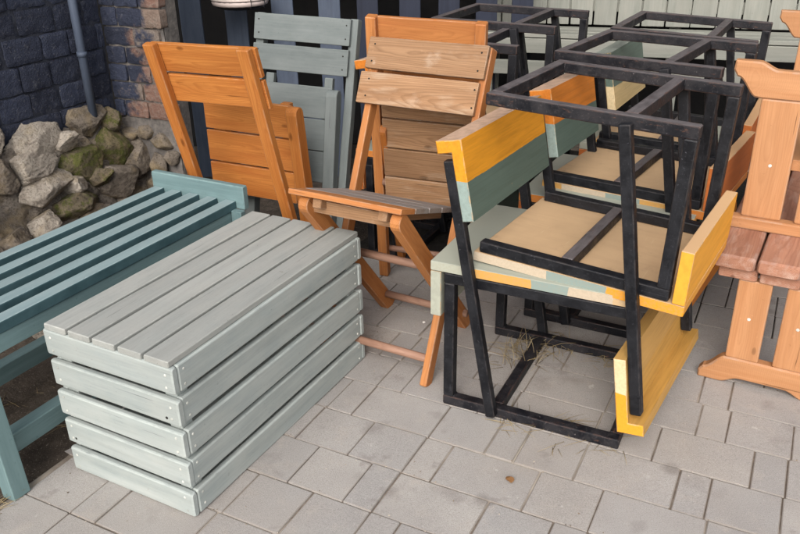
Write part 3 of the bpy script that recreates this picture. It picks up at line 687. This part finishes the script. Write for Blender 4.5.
# ------------------------------------------------------------------ metal chairs
CD, CWD, HR, LS, P0, P1, PZ, TT = .63, .582, .5285, .618, .176, .006, .93, .038
YEL, ORA, BARE = srgb(214, 144, 36), srgb(202, 120, 42), srgb(206, 172, 132)
GRN, GRNP = srgb(86, 102, 92), srgb(140, 156, 150)
def seq(*a): return [(p, c) for p, c in a]
WHT, YL2, AQ, CRM = srgb(184, 168, 146), srgb(198, 148, 74), srgb(130, 145, 139), srgb(186, 170, 148)
PLY = srgb(196, 164, 126); SAGE = srgb(160, 163, 149)
SEQ1 = seq((0, srgb(163, 165, 150)), (.065, YL2), (.30, AQ), (.42, WHT), (.56, srgb(190, 160, 120)))
SEQ2 = seq((0, YEL), (.10, YEL), (.18, AQ), (.38, CRM), (.60, CRM))
SEQ3 = seq((0, ORA), (.09, YL2), (.22, AQ), (.36, CRM), (.55, YL2))
MS1, MS2, MS3 = seat_mat('seat_sage', SEQ1, SAGE, PLY), seat_mat('seat_yellow', SEQ2, SAGE, PLY), seat_mat('seat_orange', SEQ3, SAGE, PLY)
def lip_mat(name, c, edge):
    t = NT(name, .6); g = t.attr('gr'); fz = t.attr('face', False); n = t.noise(t.map(g, (3, 30, 30)), 1.4, 5, .6); n2 = t.noise(g, 20, 5, .7)
    a = t.mix(t.ramp(n, [(.35, .6), (.6, 0.)]), c, dk(c, .76)); a = t.mix(t.ramp(n2, [(.66, 0.), (.72, .4)]), a, srgb(150, 132, 104))
    a = t.mix(t.math('LESS_THAN', fz, -.5), a, edge); a = t.mix(t.math('MULTIPLY', t.attr('edge', False), t.ramp(n2, [(.42, 0.), (.55, .7)])), a, srgb(176, 150, 116)); a = t.mix(t.ramp(t.noise(g, 34, 8, .78), [(.63, 0.), (.66, .6)]), a, srgb(120, 100, 76)); t.col(a); t.bump(n, .2, .001); return t.m
ML1, ML2, ML3 = lip_mat('lip_sage', srgb(163, 165, 150), PLY), lip_mat('lip_yellow', srgb(226, 158, 52), srgb(202, 164, 122)), lip_mat('lip_orange', srgb(184, 104, 50), srgb(190, 150, 110))
MB1 = back_mat('back_yellow_green', YEL, GRN, .872, GRNP, srgb(196, 164, 140)); MB2 = back_mat('back_orange_green', ORA, GRN, .872, GRNP, srgb(196, 164, 140))
MB3 = back_mat('back_bare_yellow', srgb(190, 146, 76), srgb(188, 148, 86), .86, srgb(222, 194, 152), srgb(196, 156, 100), srgb(222, 152, 44))
MB4 = back_mat('back_sage_tan', srgb(92, 108, 98), srgb(204, 178, 128), .85, srgb(210, 190, 150), srgb(150, 156, 146))
frames = {}
def make_chair(label, M, ms, ml, mbk, bk=(-.045, .665, .265, 0), group='black metal-framed chairs stacked in pairs'):
    c = thing('metal_chair', label, 'chair', M=M, group=group)
    def part(nm, mat, fn):
        key = nm
        if key not in frames or not nm.startswith('frame'):
            mb = MB(); fn(mb); o = mb.build(nm, mat, c); return o
    ys = (TT/2, CWD-TT/2); T = TT
    mb = MB()
    for y in ys: mb.board((CD/2, y, T/2), (CD, T, T), b=.004, jit=.0003)
    mb.board((P0+T/2, CWD/2, T/2), (CWD-2*T, T, T), Matrix(((0, 1, 0), (1, 0, 0), (0, 0, 1))), b=.004, jit=.0003)
    mb.board((CD-T/2, CWD/2, T/2), (CWD-2*T, T, T), Matrix(((0, 1, 0), (1, 0, 0), (0, 0, 1))), b=.004, jit=.0003)
    for y in ys:
        for x in (T, P0, P0+T):
            for yy_ in (y-T/2, y+T/2):
                if (x == T and abs(yy_-CWD/2) > CWD/2-.01): mb.tube([(x+.001, y-T/2+.003, T+.0005), (x+.001, y, T+.001), (x+.001, y+T/2-.003, T+.0005)], .003, 6)
        yin = y+T/2 if y < .2 else y-T/2
        for x in (P0, P0+T, CD-T): mb.tube([(x, yin, .004), (x+random.uniform(-.001, .001), yin, T/2), (x, yin, T-.002)], .0032, 6)
    o = mb.build('base_frame', M_worn, c); add_loc(o, lambda p, n: -1 if n.z < -.6 else 0)
    for y in ys:
        mb = MB(); mb.beam((T/2, y, T), (T/2, y, HR-T), (0, 1, 0), T, T, b=.004, jit=.0003); mb.build('leg', M_black, c)
        mb = MB(); mb.beam((0, y, HR-T/2), (LS, y, HR-T/2), (0, 0, 1), T, T, b=.004, jit=.0003); mb.build('seat_rail', M_black, c)
        yy = -.017 if y < .2 else CWD+.017
        mb = MB(); mb.beam((P0+.017, yy, .018), (P1+.019, yy, PZ), (0, 1, 0), .036, .032, b=.004, jit=.0003); mb.build('back_post', M_black, c)
    mb = MB(); mb.board((.33, CWD/2, HR-T/2-.002), (CWD-2*T, T, T), Matrix(((0, 1, 0), (1, 0, 0), (0, 0, 1))), b=.004); o = mb.build('seat_crossbar', M_worn, c); add_loc(o, lambda p, n: -1 if n.z < -.6 else 0)
    mb = MB(); z = HR+.0175+.001; x0, x1 = -.05, LS+.02
    mb.board(((x0+x1)/2, CWD/2, z), (CWD+.0, x1-x0, .034), Matrix(((0, 1, 0), (1, 0, 0), (0, 0, 1))), b=.003, seg=6)
    o = mb.build('seat', ms, c); add_loc(o, lambda p, n: 1 if n.z > .7 else (-1 if n.z < -.7 else 0))
    mb = MB(); mb.board((-.031, CWD/2, HR-.085), (CWD, .038, .17), Matrix(((0, 1, 0), (1, 0, 0), (0, 0, 1))), b=.003, seg=6)
    o = mb.build('seat_lip', ml, c); add_loc(o, lambda p, n: -1 if n.z < -.7 else 0)
    a = math.atan2(P0-P1, PZ); ax = Vector((-math.sin(a), 0, math.cos(a))); nx = Vector((math.cos(a), 0, math.sin(a)))
    top = Vector((P1+.019, 0, PZ)); yc, yl = (bk[0]+bk[1])/2, bk[1]-bk[0]
    q0 = ax*.066+nx*.0205                       # top front... of the 7-shaped section, relative to the post top
    sec = [(.0205, .066-bk[2]), (.0585, .066-bk[2]), (.0585, .066), (-.027, .066), (-.027, .026), (.0205, .026)]
    mb = MB(); yd = Vector((bk[3], 1, 0)).normalized()
    Mq = Matrix((nx, yd, ax)).transposed()
    mb.prism(sec, yl, Mq, top+Vector((bk[3]*yc, yc, 0)), b=.003)
    mb.g = [Vector((g.y, g.x, g.z)) for g in mb.g]
    o = mb.build('backrest', mbk, c)
    add_loc(o, lambda p, n: 2 if abs(n.y) > .7 else (-2 if n.dot(ax) > .8 else 0))
    return c
def upm(x, y, yaw): return Matrix.Translation((x, y, 0)) @ Matrix.Rotation(yaw, 4, 'Z')
FLIP = Matrix(((-1, 0, 0, 0), (0, 1, 0, 0), (0, 0, -1, 0), (0, 0, 0, 1)))
def inm(x, y, z, yaw, ti, ro=0): return Matrix.Translation((x, y, z)) @ Matrix.Rotation(yaw, 4, 'Z') @ Matrix.Rotation(ti, 4, 'Y') @ Matrix.Rotation(ro, 4, 'X') @ FLIP
make_chair('front upright metal chair with yellow and green backrest and pale sage seat', upm(.147, 2.388, -.465), MS1, ML1, MB1, (-.04, .605, .265, .085))
make_chair('upside-down metal chair resting on the front upright chair, yellow seat lip up', inm(.799, 2.04, 1.111, -.568, .037), MS2, ML2, MB3)
up2 = make_chair('second upright metal chair with orange and green backrest behind the front one', upm(.535, 3.03, -.49), MS3, ML3, MB2, (-.04, .41, .265, .09))
in2 = make_chair('upside-down metal chair in the middle of the row, orange seat lip up', inm(1.13, 2.767, 1.111, -.60, .012), MS3, ML3, MB2)
make_chair('rearmost upright metal chair with sage and tan backrest, nearest the pale slatted table', upm(.93, 3.72, -.48), MS1, ML3, MB4, (-.04, .50, .265, .05))
copy_thing(in2, inm(1.529, 3.422, 1.085, -.511, .035), 'rearmost upside-down metal chair of the row, nearest the slatted panel')
copy_thing(in2, inm(.727, 3.73, 1.112, -.489, .015), 'upside-down metal chair by the panel, farther of two behind the brown folding chairs')
copy_thing(up2, upm(.08, 4.05, -.489), 'upright metal chair under the farther upside-down chair behind the folding chairs')
copy_thing(up2, upm(-.16, 3.68, -.47), 'upright metal chair almost hidden behind the brown folding chairs')
copy_thing(in2, inm(.506, 3.386, 1.09, -.47, .01), 'upside-down metal chair directly behind the top of the brown folding chairs')

# ------------------------------------------------------------------ folding chairs
def fold(label, x, y, yaw, lean, roll=0, **k):
    c = thing('folding_chair', label, 'chair', (x, y, 0), yaw, group='wooden folding chairs by the back fence')
    Mx = Matrix.Rotation(lean, 3, 'X') @ Matrix.Rotation(roll, 3, 'Y')
    return c, Mx
def fb(c, name, mat, a, e, n, w, t, Mx=None, **k):
    mb = MB(); a, e, n = Vector(a), Vector(e), Vector(n)
    if Mx is not None: a, e, n = Mx @ a, Mx @ e, Mx @ n
    mb.beam(a, e, n, w, t, **k); return mb.build(name, mat, c)
def fd(c, name, mat, a, b, r, Mx=None):
    mb = MB(); a, b = Vector(a), Vector(b)
    if Mx is not None: a, b = Mx @ a, Mx @ b
    mb.tube([a, (a+b)/2, b], r, 12); return mb.build(name, mat, c)
def rleg(c, mat, a, b, w, t, side=(1, 0, 0)):
    """leg board with rounded upper end: a = top, b = foot"""
    a, b = Vector(a), Vector(b); d = (a-b); L = d.length; z = d.normalized(); y = Vector(side); y = (y-z*y.dot(z)).normalized(); x = y.cross(z)
    prof = [(-w/2, 0), (w/2, 0), (w/2, L-w*.5)]+[(w/2*math.cos(R(q)), L-w*.5+w/2*math.sin(R(q))) for q in (25, 50, 75, 105, 130, 155)]+[(-w/2, L-w*.5)]
    mb = MB(); mb.prism(prof, t, Matrix((x, y, z)).transposed(), b, b=.003)
    # grain along the leg
    mb.g = [Vector((g.z, g.x, g.y)) for g in mb.g]
    return mb.build('leg', mat, c)
Y, Z = Vector((0, 1, 0)), Vector((0, 0, 1))
# chair seen from behind, left
c, Mx = fold('bright orange wooden folding chair seen from behind, beside the brick pier', -.614, 3.348, -.466, .246, -.02)
W2, L_ = .255, 1.2
for s_ in (-1, 1): fb(c, 'stile', M_orange, (s_*(W2-.027), 0, 0), (s_*(W2-.027), 0, L_), Y, .054, .032, Mx, b=.004)
for z in (L_-.065, L_-.195): fb(c, 'back_slat', M_orange, (-W2+.005, .027, z), (W2+.01, .027, z), Y, .118, .02, Mx)
fd(c, 'dowel', M_dowel, (-W2+.03, 0, .14), (W2-.03, 0, .14), .014, Mx)
for k in range(3): fb(c, 'seat_slat', M_orange, (-.345, .10, .785-.152*k), (.125, .10, .785-.152*k), Y, .144, .02)
for x in (-.28, .085): fb(c, 'seat_batten', M_orange, (x, .128, .42), (x, .128, .86), Y, .045, .035)
for x, yy in ((-.30, .15), (.165, .06)): rleg(c, M_orange, (x, yy, .865), (x+.0, .15, 0), .06, .055)
fd(c, 'dowel', M_dowel, (-.31, .13, .15), (.165, .13, .15), .014)
# sage chair facing us
c, Mx = fold('sage green wooden folding chair leaning on the slate-blue fence', -.534, 3.573, -.324, -.237, .039)
for s_ in (-1, 1): fb(c, 'stile', M_green, (s_*(W2-.02), 0, 0), (s_*(W2-.02), 0, L_), Y, .04, .05, Mx, b=.004)
for z in (L_-.062, L_-.198): fb(c, 'back_slat', M_green, (-W2+.0, -.037, z), (W2-.028, -.037, z), Y, .118, .022, Mx)
for k in range(3): fb(c, 'seat_slat', M_green, (-.21, -.06, .815-.148*k), (.17, -.06, .815-.148*k), Y, .144, .02, Mx)
for x in (-.16, .14): fb(c, 'seat_batten', M_green, (x, -.032, .46), (x, -.032, .93), Y, .04, .03, Mx)
for x in (-.19, .215): rleg(c, M_green, Mx @ Vector((x-.03, -.085, .88)), Mx @ Vector((x-.01, -.06, .02)), .062, .055)
fd(c, 'dowel', M_dowel, (-.2, -.02, .48), (.2, -.02, .48), .016, Mx)
def heads(c, pts, nrm, mat=M_screw, r=.0036):
    for p in pts:
        mb = MB(); mb.disc(p, nrm, r, .001, n=8); mb.build('screw', mat, c)
heads(c, [Mx @ Vector((x+random.uniform(-.004, .004), -.0482, z+dz)) for z in (L_-.062, L_-.198) for x in (-W2+.022, W2-.05) for dz in (-.03, .03)], Mx @ Vector((0, -1, 0)), M_hole)
# brown chair seen from behind, rear of the pair
c, Mx = fold('light orange folding chair with one broad top board, behind the weathered one', .138, 3.396, -.308, .167, .035)
W2, L_ = .243, 1.253
for s_ in (-1, 1): fb(c, 'stile', M_orange2, (s_*(W2-.022), 0, 0), (s_*(W2-.022), 0, L_), Y, .044, .045, Mx, b=.004)
fb(c, 'back_slat', M_orange2, (-W2+.044, .012, L_-.075), (W2-.044, .012, L_-.075), Y, .145, .02, Mx)
fb(c, 'back_slat', M_orange2, (-W2+.044, .012, L_-.245), (W2-.044, .012, L_-.245), Y, .11, .02, Mx)
for k in range(4): fb(c, 'seat_slat', M_brown, (-W2+.06, -.035, .91-.138*k), (W2-.01, -.035, .91-.138*k), Y, .130, .02, Mx)
for x in (-.155, .18): fb(c, 'seat_batten', M_orange, (x, -.005, .5), (x, -.005, 1.0), Y, .035, .035, Mx)
for x in (-.18, .21): rleg(c, M_orange, Mx @ Vector((x, -.04, .80)), Vector((x, .16, 0)), .05, .03)
fd(c, 'dowel', M_dowel, (-.2, .02, .14), (.2, .02, .14), .014, Mx); fd(c, 'dowel', M_dowel, (-.2, -.02, .52), (.2, -.02, .52), .016, Mx)
# weathered chair, half open, in front
c, Mx = fold('weathered brown folding chair standing half open with two stained back slats', -.112, 2.62, R(-30), -.4255)
W2, L_ = .245, 1.27
for s_ in (-1, 1): fb(c, 'stile', M_orange2, (s_*(W2-.0145), 0, 0), (s_*(W2-.0145), 0, L_), Y, .029, .052, Mx, b=.004)
def scuffed(pts):
    m = M_brown.copy(); m.name = 'scuffed_brown_stain'; t = NT.__new__(NT); t.m = m; t.t = m.node_tree; t.b = t.t.nodes['Principled BSDF']
    src = t.b.inputs['Base Color'].links[0].from_socket; L = t.attr('loc'); f = None
    n = t.noise(t.map(t.attr('gr'), (.5, 1, 1)), 42, 8, .8)
    for p, r_ in pts:
        q = t.n('VectorMath', operation='DISTANCE'); t.l(L, q.inputs[0]); q.inputs[1].default_value = p
        k = t.math('SUBTRACT', 1.0, t.math('DIVIDE', q.outputs['Value'], r_), True)
        k = t.math('MULTIPLY', t.math('ADD', k, t.math('MULTIPLY', t.math('SUBTRACT', n, .62), 3.0)), .8, True); k = t.math('MULTIPLY', k, t.math('GREATER_THAN', t.math('SUBTRACT', r_, q.outputs['Value']), 0))
        f = k if f is None else t.math('MAXIMUM', f, k)
    t.col(t.mix(t.math('MULTIPLY', f, .6), src, srgb(190, 172, 152))); return m
M_scuff = scuffed([(tuple(Mx @ Vector((.015, -.047, L_-.072))), .045), (tuple(Mx @ Vector((.04, -.047, L_-.05))), .03), (tuple(Mx @ Vector((-.03, -.047, L_-.235))), .05), (tuple(Mx @ Vector((-.225, -.047, L_-.10))), .012), (tuple(Mx @ Vector((-.235, -.047, L_-.16))), .014)])
for z, dx in ((L_-.06, 0), (L_-.195, .012)):
    o = fb(c, 'back_slat', M_scuff, (-W2-.018-dx, -.037, z), (W2-.005-dx, -.037, z), Y, .122, .021, Mx, bow=.001); add_loc(o, lambda p, n: 0)
for z in (.10,): fd(c, 'dowel', M_dowel, (-W2+.01, 0, z), (W2-.01, 0, z), .016, Mx)
for s_ in (-1, 1): rleg(c, M_orange2, (s_*(W2-.055)-.03, -.075, .695), (s_*(W2-.055)-.03, .50, 0), .066, .04)
fb(c, 'seat_rail', M_brown, (-W2+.0, -.03, .665), (W2-.09, -.03, .665), Z, .03, .05)
fd(c, 'dowel', M_dowel, (-W2+.05, .44, .085), (W2-.05, .44, .085), .016); fd(c, 'dowel', M_dowel, (-W2+.03, .18, .40), (W2-.03, .18, .40), .016)
sd0, sd1 = Vector((0, -.09, .725)), Vector((0, .34, .585)); dd = (sd1-sd0).normalized(); nn = Vector((1, 0, 0)).cross(dd)
for k in range(4):
    p = sd0+dd*(.05+.106*k); fb(c, 'seat_slat', M_brownseat if k else M_orange2, p+Vector((-W2-.03, 0, 0)), p+Vector((W2-.055, 0, 0)), nn, .1, .02)
for x in (-.16, .11): fb(c, 'seat_batten', M_brown, sd0+dd*.02+Vector((x, 0, 0))-nn*.028, sd1+Vector((x, 0, 0))-nn*.028, nn, .035, .034)

heads(c, [Mx @ Vector((x+random.uniform(-.004, .004), -.0478, z+dz)) for z in (L_-.06, L_-.195) for x in (-W2+.008, W2-.03) for dz in (-.033, .033)], Mx @ Vector((0, -1, 0)), M_hole)
# ------------------------------------------------------------------ trestle benches, right
TO = Vector((1.122, 2.536, 0)); TY = R(-30)
def trestle_prof(W, h, hb, toe):
    """foot outline in (x,z): flat centre, curved shoulders, arched underside"""
    pts = [(0.0, .0), (.075, 0)]
    for k in range(1, 8): a = k/8; pts.append((.075+.07*a, hb*(.5-.5*math.cos(math.pi*a))))
    pts += [(.16, hb), (W-.16, hb)]
    for k in range(1, 8): a = 1-k/8; pts.append((W-.075-.07*a, hb*(.5-.5*math.cos(math.pi*a))))
    pts += [(W-.075, 0), (W, 0), (W+.002, toe*.6), (W-.012, toe)]
    for k in range(1, 8): a = k/8; pts.append((W-.012-.075*a, toe+(h-toe)*(.5-.5*math.cos(math.pi*a))))
    pts += [(W-.1, h), (.1, h)]
    for k in range(1, 8): a = 1-k/8; pts.append((.012+.075*a, toe+(h-toe)*(.5-.5*math.cos(math.pi*a))))
    pts += [(.012, toe), (-.002, toe*.6)]
    return pts
GB = 'reddish slatted trestle benches stacked at right'
d1 = thing('trestle_bench', 'lower trestle bench with curved tan foot standing on the paving at right', 'bench', TO, TY, GB)
W = .44
for yv in (.024, 1.15):
    mb = MB(); mb.prism(trestle_prof(W, .11, .026, .05), .045, c=(0, yv, 0), b=.006); mb.build('foot', M_tan, d1)
    for x in (.139, .299):
        mb = MB(); mb.beam((x, yv, .1105), (x, yv, .43), (0, 1, 0), .112, .04, b=.005)
        mb.build('leg', M_tan, d1)
        mb = MB(); mb.disc((x, yv-.0205, .28), (0, -1, 0), .006, .001); mb.build('bolt', M_screw, d1)
for k in range(3):
    mb = MB(); mb.beam((.075+k*.137, -.005, .4525), (.075+k*.137, 1.25, .4525), (0, 0, 1), .13, .042, b=.006, bow=random.uniform(-.002, .002)); mb.build('slat', M_redslat, d1)
d2 = thing('trestle_bench', 'upside-down trestle bench resting on the lower bench, curved foot in the air', 'bench', TO+Vector((0, 0, .475)), TY, GB)
for k in range(3):
    mb = MB(); mb.beam((.06+k*.143, -.035, .0265), (.06+k*.143, 1.66, .0265), (0, 0, 1), .136, .05, b=.011, round_=2); mb.build('slat', M_redslat, d2)
for yv in (.262, 1.60):
    mb = MB(); mb.beam((-.018, yv, .0745), (.46, yv, .0745), (0, 1, 0), .045, .05, b=.006); mb.build('cross_rail', M_tan, d2)
    W = .56; ft = .66
    P_ = [(x-.075, ft-z) for x, z in trestle_prof(W, .125, .026, .055)][::-1]
    mb = MB(); mb.prism(P_, .045, c=(0, yv+.01, 0), b=.006); mb.build('foot', M_tan, d2)
    for x in (.095, .275):
        mb = MB(); mb.beam((x, yv+.01, .0985), (x, yv+.01, ft-.1255), (0, 1, 0), .135, .04, b=.005); mb.build('leg', M_tan, d2)
        mb = MB(); mb.disc((x, yv-.0105, .30), (0, -1, 0), .006, .001); mb.build('bolt', M_screw, d2)
mb = MB(); mb.beam((.185, .295, .3), (.185, 1.59, .3), (0, 0, 1), .09, .04); mb.build('stretcher', M_tan, d2)

# ------------------------------------------------------------------ small litter
def straw_mat():
    t = NT('dry_straw', .8); t.col(t.ramp(t.attr('rnd', False), [(0, srgb(112, 96, 68)), (.5, srgb(148, 130, 96)), (1, srgb(172, 156, 122))])); return t.m
M_straw = straw_mat()
def straw(name, label, spots, parent=None):
    mb = MB()
    for (x, y, r_, n_, upz) in spots:
        for k in range(n_):
            a = random.uniform(0, 6.28); q = r_*math.sqrt(random.random()); p = Vector((x+q*math.cos(a), y+q*math.sin(a), .004))
            b = random.uniform(0, 6.28); l = random.uniform(.03, .12); e = Vector((math.cos(b), math.sin(b), 0))
            h = random.uniform(0, upz)
            mb.tube([p, p+e*l*.5+Vector((0, 0, h*.7)), p+e*l+Vector((0, 0, h*random.uniform(.6, 1.2)))], .0012, 4, radii=[.0010, .0009, .0004])
    o = mb.build(name, M_straw); o['kind'] = 'stuff'; tag(o, label, 'dry grass'); return o
straw('dry_grass', 'thin dry straw caught around the front metal chair base', [(.50, 2.72, .10, 50, .05), (.46, 2.66, .08, 26, .12), (.62, 2.78, .10, 40, .02), (.80, 2.66, .10, 30, .02), (.40, 2.28, .05, 14, .01), (.55, 2.22, .07, 18, .008), (.68, 2.13, .06, 12, .008), (.86, 2.40, .03, 8, .01)])
straw('dead_leaves', 'dry grass litter on the soil under the blue-green bench', [(-1.42, 2.0, .12, 120, .04), (-1.30, 1.86, .08, 60, .03), (-1.3, 2.4, .2, 40, .01), (-1.35, 3.1, .3, 40, .01)])
def leaf(x, y, s_, label, name='dry_leaf'):
    mb = MB(); V, F = [], []; n = 10
    for k in range(n):
        a = 2*math.pi*k/n; r_ = s_*(.7+.3*random.random()); V.append(Vector((r_*math.cos(a)*1.3, r_*math.sin(a), .003+random.uniform(0, .006))))
    V2 = [v+Vector((0, 0, -.0015)) for v in V]; F = [list(range(n)), [n+k for k in range(n)][::-1]]+[[k, n+k, n+(k+1) % n, (k+1) % n] for k in range(n)]
    mb.add(V+V2, F, V+V2); t = NT('leaf_brown', .8); t.col(srgb(128, 92, 58)); o = mb.build(name, t.m); o.location = (x, y, .002); o.rotation_euler = (0, 0, random.uniform(0, 6)); return tag(o, label, 'leaf')
leaf(.334, 1.965, .014, 'small brown dry leaf lying alone on the front paving')
def pebble(x, y, s_, label):
    mb = MB(); rock(mb, (0, 0, s_*.5), (s_, s_*.8, s_*.7), seed=int(x*100)+5, sub=2); t = NT('white_pebble', .8); t.col(srgb(206, 200, 194)); o = mb.build('pebble', t.m); o.location = (x, y, 0); tag(o, label, 'pebble')
pebble(-.112, 3.37, .011, 'white pebble on the paving behind the crate, farther of two'); pebble(.10, 2.98, .010, 'white pebble on the paving between crate and metal chair')

def grit():
    mb = MB(); rr = random.Random(5)
    for k in range(420):
        x, y = rr.uniform(-1.1, 1.6), rr.uniform(1.5, 3.3)
        if rr.random() < .6:      # most of it collects in the joints
            row, t_ = pav_co(x, y); row = round(row); p = PN*(POFF+row*.2+rr.gauss(0, .004))+PT*t_; x, y = p.x, p.y
        q = rr.uniform(.0012, .0034); z = .0005
        V = [Vector((x+q*rr.uniform(.6, 1.2)*math.cos(a), y+q*rr.uniform(.6, 1.2)*math.sin(a), z)) for a in (0, 1.5, 3, 4.6)]+[Vector((x, y, z+q*.9))]
        mb.add(V, [[0, 1, 4], [1, 2, 4], [2, 3, 4], [3, 0, 4], [3, 2, 1, 0]], V)
    t = NT('grit_mix', .9); t.col(t.ramp(t.attr('rnd', False), [(0, srgb(84, 74, 64)), (.4, srgb(132, 116, 96)), (.7, srgb(176, 164, 146)), (1, srgb(200, 192, 180))]))
    o = mb.build('grit', t.m); o['kind'] = 'stuff'; tag(o, 'fine grit and crumbs scattered over the paving and its joints', 'grit')
grit()
straw('straw_bits', 'a few pale straw bits along the front metal chair base', [(.55, 2.19, .10, 8, .003), (.35, 2.27, .06, 6, .003)])
